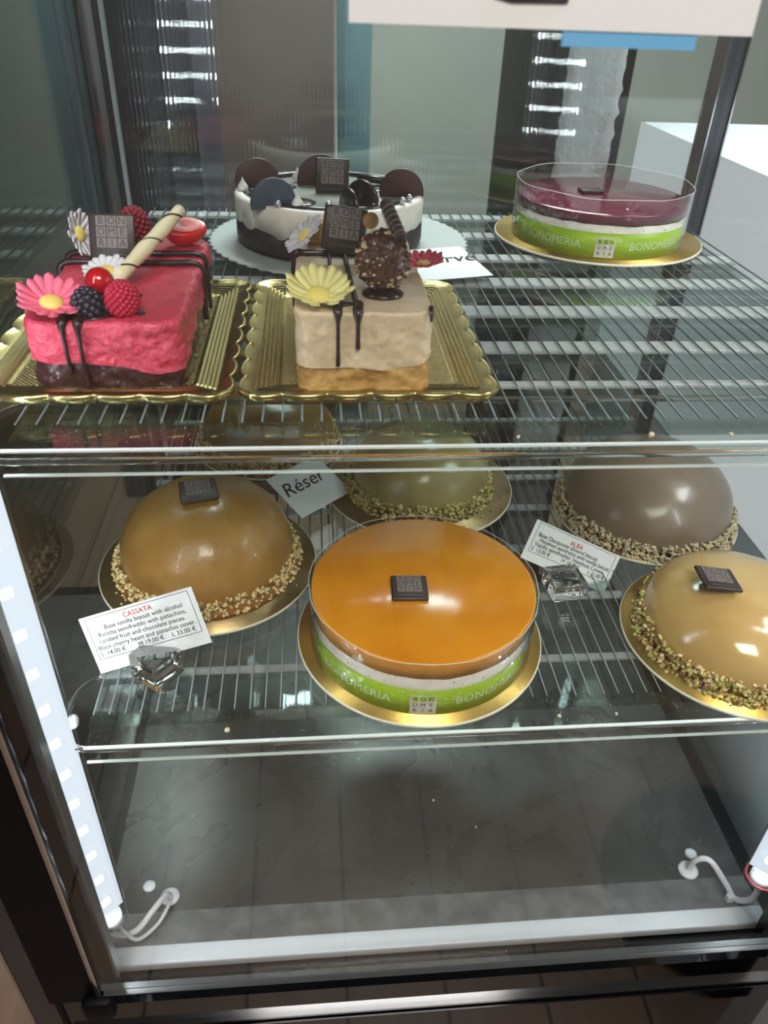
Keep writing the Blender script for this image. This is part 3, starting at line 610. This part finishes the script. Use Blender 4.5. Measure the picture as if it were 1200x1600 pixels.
tag(thing('chocolate_plaque_group', (0, 0, -5), '', '') if False else plaque((-.1520, .618, 1.2800), (1, -.02, -.02), (.05, .35, 1), .0345, 'upright dark chocolate plaque on the pink raspberry cake', .0035), 'upright dark chocolate plaque on the pink raspberry cake', 'chocolate')
plaque((.0240, .592, 1.2950), (1, -.05, -.12), (.12, .40, 1), .0325, 'tilted dark chocolate plaque standing on the beige cake', .0055)
# wafer stick
t = thing('wafer_stick', (-.122, .60, 1.28), 'rolled cream wafer stick with thin chocolate spiral leaning over the pink cake', 'wafer')
A, B_ = Vector((-.1360, .5480, 1.2715)), Vector((-.1045, .6500, 1.2930)); F = frame(A, (B_-A), Vector((0, 0, 1))); Ln = (B_-A).length
b = MB(); b.tube([F @ Vector((Ln*k/20, 0, 0)) for k in range(21)], [.0046+.0010*math.sin(PI*k/20)+(.0003*math.sin(k)) for k in range(21)], 20); b.done('wafer_roll', M['wafer'], t)
b = MB(); b.tube([F @ Vector((Ln*(.08+.85*k/150), .0056*math.cos(k/150*4.6*PI), .0056*math.sin(k/150*4.6*PI))) for k in range(151)], .0006, 6); b.done('chocolate_spiral', M['choc'], t)
# strawberry half
t = thing('strawberry_half', (-.1035, .662, 1.264), 'halved strawberry with green leaf at the back of the pink cake', 'berry')
F = T(-.1035, .662, 1.2755) @ RZ(.3) @ RX(.35)
bb = bmesh.new(); bmesh.ops.create_uvsphere(bb, u_segments=32, v_segments=20, radius=1)
for v in bb.verts:
    x = v.co.x; k = 1-.22*(x+1)/2; v.co = Vector((v.co.x*.0175, v.co.y*.0145*k, v.co.z*.0140*k))
    if v.co.z > .0035: v.co.z = .0035+(v.co.z-.0035)*.1
b = MB(); b.merge(bb, F); b.done('strawberry_skin', M['straw'], t)
MB().lathe([(.0098, .0044), (.0085, .0052), (.005, .0046), (0, .0040)], 24, F @ Matrix.Diagonal((1.35, 1, 1, 1)), caps=False).done('strawberry_flesh', M['strawin'], t)
b = MB()
for k in range(5):
    a = k*1.25; b.tube([F @ Vector((-.013, 0, .002)), F @ Vector((-.018, .004*math.cos(a), .004+.004*math.sin(a))), F @ Vector((-.021, .009*math.cos(a), .006+.008*math.sin(a)))], [.0018, .0018, .0003], 6)
b.done('leaf', M['leaf'], t)
b = MB(); b.tube([(-.118, .655, 1.2835), (-.106, .650, 1.2905)], .0038, 10); tag(b.done('chocolate_stick', M['choc']), 'short dark chocolate stick between wafer and strawberry', 'chocolate')
# praline ball
t = thing('praline_ball', (.047, .517, 1.274), 'nut studded chocolate praline ball on the beige cake', 'praline')
bb = bmesh.new(); bmesh.ops.create_icosphere(bb, subdivisions=5, radius=1)
pc = Vector((.0465, .517, 1.2945)); prs = (.0180, .0165, .0205)
def pb(d):
    k = 1+.06*noise.noise(d*3)+.05*noise.noise(d*8)+.03*noise.noise(d*17); sq = 1-.18*max(0, -d.z) ; top = 1-.12*max(0, d.z)
    return pc+Vector((d.x*prs[0]*k*sq*top, d.y*prs[1]*k*sq*top, d.z*prs[2]*k))
for v in bb.verts: v.co = pb(v.co.normalized())
b = MB(); b.merge(bb); b.done('praline_shell', M['praline'], t)
b = MB()
for k in range(420):
    d = Vector((R.gauss(0, 1), R.gauss(0, 1), R.gauss(0, 1))).normalized()
    if d.z < -.75: continue
    b.mi = R.choice((0, 0, 0, 1)); b.ico(pb(d)-d*.0002, R.uniform(.0007, .0026), 1, .3, scl=(1, .8, .7), smooth=False)
b.done('nut_pieces', [M['praline'], M['nutt']], t, kind='stuff')
F0 = Vector((.0575, .508, 1.3100)); F1 = Vector((.0505, .552, 1.3225))
F = frame(F0, (F1-F0), Vector((0, 0, 1))); Ln = (F1-F0).length
t = thing('chocolate_curl', tuple(F0), 'rolled striped chocolate cigarette lying on the praline ball', 'chocolate')
b = MB(); V = []; n = 60
for i in range(2):
    for k in range(n):
        a = 2*PI*2.2*k/n; r_ = .0012+.0030*k/n; V.append(F @ Vector((Ln*i, r_*math.cos(a), r_*math.sin(a))))
for i in range(2):
    for k in range(n):
        a = 2*PI*2.2*k/n; r_ = .0012+.0030*k/n+.0006; V.append(F @ Vector((Ln*i, r_*math.cos(a), r_*math.sin(a))))
fs = [(k, k+1, n+k+1, n+k) for k in range(n-1)]+[(2*n+k, 2*n+k+1, 3*n+k+1, 3*n+k) for k in range(n-1)]+[(k, k+1, 2*n+k+1, 2*n+k) for k in range(n-1)]+[(n+k, n+k+1, 3*n+k+1, 3*n+k) for k in range(n-1)]
b.faces(V, fs); b.done('roll', M['curl'], t)
b = MB()
for q in range(6):
    x = Ln*(.12+.14*q); b.tube([F @ Vector((x+.002*math.sin(a_), .0049*math.cos(a_), .0049*math.sin(a_))) for a_ in [2*PI*j/28 for j in range(28)]], .0003, 5, closed=True)
b.done('pale_stripes', M['curls'], t)
tag(MB().ico((.0400, .545, 1.3135), .0055, 3, .02).done('hazelnut', M['biscuit']), 'small round hazelnut behind the praline ball', 'nut')

# ------------------------------------------------------------------ black and white round cake at the back
t = thing('cream_cake', (.019, .86, ZU), 'round black and white cream cake on a lace plate at the back', 'cake'); mm = T(.019, .86, 0)
def wavy(p):
    a = math.atan2(p.y, p.x); q = p.copy()
    if abs(p.z-1.240) < .0002: q.z += .005*noise.noise(Vector((math.cos(a)*5, math.sin(a)*5, 1)))+.002*noise.noise(Vector((math.cos(a)*18, math.sin(a)*18, 1)))
    return q
MB().lathe([(0, 1.2195), (.098, 1.2195), (.0988, 1.223), (.0985, 1.240), (0, 1.240)], 160, mm, wavy, caps=False).done('dark_biscuit_base', M['tira'], t)
MB().lathe([(.096, 1.240), (.0988, 1.240), (.0988, 1.262), (.097, 1.2655), (.091, 1.2655), (.0885, 1.263)], 160, mm, wavy, caps=False).done('cream_layer', M['cream'], t)
MB().lathe([(.0895, 1.2630), (0, 1.2632)], 96, mm, caps=False).done('grey_glaze_top', M['grey'], t)
b = MB(); b.tube([mm @ Vector((.0855*math.cos(2*PI*k/90), .0855*math.sin(2*PI*k/90), 1.2645)) for k in range(90)], .0034, 8, closed=True)
for k in range(5): a = 2*PI*k/5+.3; b.ico((.019+.06*math.cos(a), .86+.06*math.sin(a), 1.2632), .022, 3, 0, scl=(1, .8, .12))
b.done('dark_glaze_ring', M['glaze'], t)
t = thing('lace_plate', (.029, .86, ZU), 'round grey lace doily plate under the cream cake', 'plate')
MB().lathe([(0, ZU), (.118, ZU), (.1375, ZU+.0030), (.1385, ZU+.0040), (.136, ZU+.0046), (.117, ZU+.0022), (0, ZU+.0022)], 200, T(.029, .858, 0), lambda p: p*1.0 if p.xy.length < .125 else Vector((p.x*(1+.012*math.sin(60*math.atan2(p.y, p.x))), p.y*(1+.012*math.sin(60*math.atan2(p.y, p.x))), p.z)), caps=False).done('doily', M['lace'], t)
t = bpy.data.objects['cream_cake']
def halfdisc(loc, nrm, r, m, label, th=.004):
    w = Vector(nrm).normalized(); F = frame(loc, w.cross(Vector((0, 0, 1))), Vector((0, 0, 1)))
    n = 30; vs = [];
    for s, k in ((-1, .96), (-.7, 1), (.7, 1), (1, .96)):
        for i in range(n+1):
            a = -.25+(PI+.5)*i/n; vs.append(F @ Vector((r*k*math.cos(a), r*k*math.sin(a), s*th/2)))
    W = n+1; b = MB(); b.faces(vs, [(q*W+i, q*W+i+1, (q+1)*W+i+1, (q+1)*W+i) for q in range(3) for i in range(n)]+[tuple(range(W)), tuple(3*W+i for i in range(W))[::-1], (0, W, 2*W, 3*W), (W-1, 2*W-1, 3*W-1, 4*W-1)])
    return tag(b.done('chocolate_disc', M[m]), label, 'chocolate')
halfdisc((-.0560, .868, 1.270), (.15, -1, .1), .0235, 'cookie', 'brown half disc of chocolate at the left rim of the cream cake')
halfdisc((-.0370, .790, 1.268), (.35, -1, .1), .0225, 'cookieb', 'slate blue half disc at the front left of the cream cake')
halfdisc((.0110, .893, 1.268), (.1, -1, .1), .0260, 'cookie', 'dark half disc behind the plaque on the cream cake')
halfdisc((.0360, .777, 1.266), (-1, -.45, .1), .0190, 'choc', 'dark disc edge on at the middle of the cream cake')
halfdisc((.0500, .800, 1.268), (-.9, -1, .1), .0200, 'choc', 'second dark disc leaning beside the edge on one')
halfdisc((.0930, .842, 1.268), (-.12, -1, .1), .0230, 'cookie', 'brown half disc of chocolate at the right rim of the cream cake')
plaque((.0220, .858, 1.2790), (1, .02, -.04), (.04, .25, 1), .0345, 'upright dark chocolate plaque on the cream cake', .0035)
def kiss(x, y, lab):
    MB().lathe([(0, 1.2655), (.0052, 1.2657), (.0058, 1.2685), (.0042, 1.2715), (.0018, 1.2745), (.0006, 1.2775), (0, 1.279)], 20, T(x, y, 0), caps=False).done('meringue_kiss', M['meringue']); return tag(sc.collection.objects[-1], lab, 'meringue', 'meringue kisses on the cream cake')
for x, y, lab in ((-.0700, .850, 'white meringue kiss at the left rim of the cream cake'), (-.0150, .905, 'white meringue kiss at the back of the cream cake'), (-.0135, .785, 'white meringue kiss at the front left of the cream cake'), (.0640, .792, 'white meringue kiss at the front right of the cream cake')): kiss(x, y, lab)
for x, y, lab in ((-.0325, .779, 'silver sugar pearl beside the slate blue disc'), (.0160, .779, 'silver sugar pearl at the front middle of the cream cake'), (.0900, .800, 'silver sugar pearl at the right front of the cream cake'), (.0980, .812, 'silver sugar pearl beside the right brown disc')):
    tag(MB().ico((x, y, 1.2690), .0036, 3).done('sugar_pearl', M['pearl']), lab, 'decoration', 'sugar pearls on the cream cake')
b = MB(); b.tube([(.052, .905, 1.269), (.082, .888, 1.269)], .004, 10); tag(b.done('chocolate_stick', M['choc']), 'dark chocolate roll at the back of the cream cake', 'chocolate')

# ------------------------------------------------------------------ cards and clear blocks
def card(corners, lines, label, border=True, name='price_card', sz=.0057):
    TL, TR, BR, BL = [Vector(c) for c in corners]; o = (TL+TR+BR+BL)/4; u = (TR-TL+BR-BL)/2; v = (TL-BL+TR-BR)/2
    F = frame(o, u, v); W, H = u.length, (v-u.normalized()*v.dot(u.normalized())).length
    t = thing(name, tuple(o), label, 'card'); MB().box(-W/2, W/2, -H/2, H/2, -.0003, 0, F).done('paper', M['paper'], t)
    if border:
        b = MB(); x0, x1, y0, y1 = -W*.455, W*.455, -H*.27, H*.455; l = .00022
        for q in ((x0, x1, y0-l, y0+l), (x0, x1, y1-l, y1+l), (x0-l, x0+l, y0, y1), (x1-l, x1+l, y0, y1)): b.box(q[0], q[1], q[2], q[3], 0, .00015, F)
        b.done('border', M['ink'], t)
    bi = MB(); br = MB(); red = False
    for s, x, y, k, col, sh in lines:
        tgt = br if col == 'r' else bi; red |= col == 'r'
        tgt.text(textmesh(s, sz*k, 0.0 if 'M' in s else .00002, sh), F @ T(x*W, y*H, .0005))
    bi.done('printed_text', M['ink'], t)
    if red: br.done('title_text', M['redink'], t)
    else: br.bm.free()
    return t
def line_pts(px): return px
CAS = [('CASSATA', .0, .36, 1.12, 'r', 0), ('Base vanilla biscuit with alcohol', .03, .25, 1, 'k', 0), ('Ricotta semifreddo with pistachios,', .0, .14, 1, 'k', 0), ('candied fruit and chocolate pieces.', -.02, .03, 1, 'k', 0), ('Black cherry heart and pistachio cover.', -.0, -.08, 1, 'k', 0), ('S  14,00 €', -.32, -.19, 1, 'k', 0), ('M 19,00 €', .02, -.19, 1, 'k', 0), ('L 33,00 €', .31, -.19, 1, 'k', 0)]
ALB = [('ALBA', .0, .30, 1.2, 'r', 0), ('Base Dacquoise almond biscuit.', -.07, .19, 1.08, 'k', 0), ('Hazelnut semifretto with vanilla biscuit.', .03, .07, 1.02, 'k', 0), ('Vanilla semifreddo. Hazelnut Cover', -.02, -.05, 1.08, 'k', 0), ('S  13,00 €', -.33, -.18, 1, 'k', 0), ('M 18,00 €', .02, -.18, 1, 'k', 0), ('L 31,00 €', .33, -.18, 1, 'k', 0)]
import_pts = {}
def ray(x, y, Y):      # point of the sight line through photo pixel (x, y) at depth Y
    d = rt*(x-600)+dn*(y-800)+fw*1205.0; return Vector((0, 0, 1.45))+d*(Y/d.y)
card([ray(130, 962, .510), ray(309, 917, .510), ray(321, 1003, .490), ray(150, 1058, .490)], CAS, 'white CASSATA price card tilted in the clear block at left')
card([ray(836, 810, .622), ray(968, 868, .622), ray(945, 928, .603), ray(817, 872, .603)], ALB, 'white ALBA price card slanting in the clear block at right')
RES = [('Réser', -.02, .05, 3.4, 'k', .3)]
card([(-.056, .762, ZL+.030), (.012, .818, ZL+.030), (.028, .758, ZL+.006), (-.020, .706, ZL+.006)][0:4], [('Réser', -.06, .1, 4.6, 'k', .25)], 'white handwritten reservation card behind the caramel dome cake', False)
card([(.082, .792, ZU+.010), (.160, .806, ZU+.010), (.167, .733, ZU+.0045), (.088, .705, ZU+.0045)], [('Réservé', -.02, .10, 4.6, 'k', .25)], 'white handwritten reservation card lying beside the lace plate', False)
def block(cx, cy, z, s, rz, h, label):
    t = thing('card_holder', (cx, cy, z), label, 'card holder')
    b = MB(); mt = T(cx, cy, z+h/2) @ RZ(rz)
    b.box(-s/2, s/2, -s/2, s/2, -h/2, h/2, mt, bev=.0022); b.done('clear_cube', realglass('cube_acrylic', (.98, .99, 1, 1), 0, 1.47), t)
block(-.1415, .4875, ZL+.0003, .032, PI/4+.1, .028, 'faceted clear block holding the CASSATA card')
block(.2480, .5840, ZL+.0003, .035, .12, .020, 'clear block holding the ALBA card')
# sheet taped to the outside of the door
t = thing('paper_sheet', (.095, .35, 1.434), 'large white sheet taped across the top of the glass door', 'paper')
MB().box(.0155, .1775, .3500, .3504, 1.4355, 1.66).done('paper', M['paper'], t)
MB().tube([(.071, .3498, 1.4467), (.078, .3498, 1.4452), (.100, .3498, 1.4456)], .0013, 8).done('brush_stroke', M['stripe'], t)
MB().box(.10, .155, .3505, .3510, 1.4300, 1.4362).done('blue_tape', mat('blue_tape', (110, 175, 220), .4), t)

# crumbs
for x, y, z, r, lab in ((.2168, .424, ZU-.002, .0019, 'biggest white crumb on the upper front ledge'), (.271, .424, ZU-.002, .0014, 'white crumb near the right end of the upper ledge'), (.1289, .424, ZU-.002, .0011, 'small white crumb in the middle of the upper ledge'), (-.0769, .424, ZL-.002, .0022, 'tan crumb on the left part of the lower ledge'), (.2006, .424, ZL-.002, .0018, 'white crumb on the lower ledge right of the orange cake'), (.2508, .424, ZL-.002, .0012, 'tiny white crumb on the lower ledge near the beige dome'),
                        (-.1591, .5773, .601, .0014, 'white crumb on the left of the steel pan'), (.138, .5822, .601, .0017, 'tan crumb in the middle of the steel pan'), (.1854, .5419, .601, .0013, 'white crumb right of centre on the steel pan')):
    tag(MB().ico((x, y, z+r*.5), r, 2, .18).done('crumb', M['dirt']), lab, 'crumb')

# ------------------------------------------------------------------ things around the freezer
t = thing('white_cabinet', (.75, .9, 0), 'long white low cabinet with an added glowing side, right of the display freezer', 'cabinet')
MB().box(.557, .95, .30, 1.40, .06, 1.266, bev=.004).done('cabinet_body', M['white'], t)
MB().box(.555, .5568, .30, 1.40, .872, 1.266).done('added_glow_panel', emis('added_glow_panel', (.92, .95, 1, 1), .62), t)  # glowing sheet added to stand in for a bright reflection, not a lamp
t = thing('black_freezer', (.47, 1.2, 0), 'black freezer with frosted door edge behind the display freezer', 'freezer')
MB().box(.395, .54, 1.44, 1.8, 0, 2.0).done('cabinet_body', M['blackm'], t)
b = MB(); b.box(0, 1, 0, 1, 0, 1)
b.bm.clear(); nn = 70; vs = []
for i in range(nn+1):
    for j in range(13):
        z = 1.0+.8*i/nn; x = .425+.098*j/12+.003*noise.noise(Vector((j*.0, z*60, 2 if j < 6 else 5)))*(2 if j in (0, 12) else .5)
        vs.append((x, 1.436-.006*abs(noise.noise(Vector((x*60, z*60, 1))))-(.005 if 0 < j < 12 else 0), z))
b.faces(vs, [(i*13+j, i*13+j+1, (i+1)*13+j+1, (i+1)*13+j) for i in range(nn) for j in range(12)]); b.done('frost_strip', M['frost'], t)
tag(MB().box(-.95, -.175, 1.35, 1.7, 0, 2.1, bev=.003).done('navy_cabinet', M['navy']), 'dark navy cabinet seen through the left rear glass', 'cabinet')
t = thing('side_cabinet', (-.35, .7, 0), 'dark wooden side panel standing left of the freezer', 'cabinet')
MB().box(-.292, -.268, .372, .98, .0, 1.9).done('side_board', M['wood'], t)
MB().box(-.2945, -.292, .370, .98, .0, 1.9).done('metal_edge', M['chrome'], t)

t = thing('bistro_table', (.78, -.05, 0), 'round black table in the shop, mirrored faintly in the black base', 'table')
MB().lathe([(0, 0), (.20, 0), (.24, .008), (.05, .02), (.03, .03), (.03, .72), (0, .72)], 48, T(.78, -.05, 0), caps=False).done('pedestal', M['blackm'], t)
MB().lathe([(0, .72), (.30, .72), (.30, .745), (0, .745)], 64, T(.78, -.05, 0), caps=False).done('table_top', M['wood'], t)

tag(MB().box(-.32, .062, 2.2, 2.24, 0, 2.2, bev=.003).done('brown_panel', mat('brown_panel', (118, 104, 98), .5, col2=(96, 84, 82), vscale=2)), 'grey brown panel standing behind the freezer, left of the rear pane joint', 'panel')
tag(MB().box(.068, .155, 2.2, 2.24, 0, 2.2, bev=.003).done('teal_panel', mat('teal_panel', (120, 150, 156), .5, col2=(84, 116, 124), vscale=3)), 'narrow teal panel behind the freezer, right of the rear pane joint', 'panel')
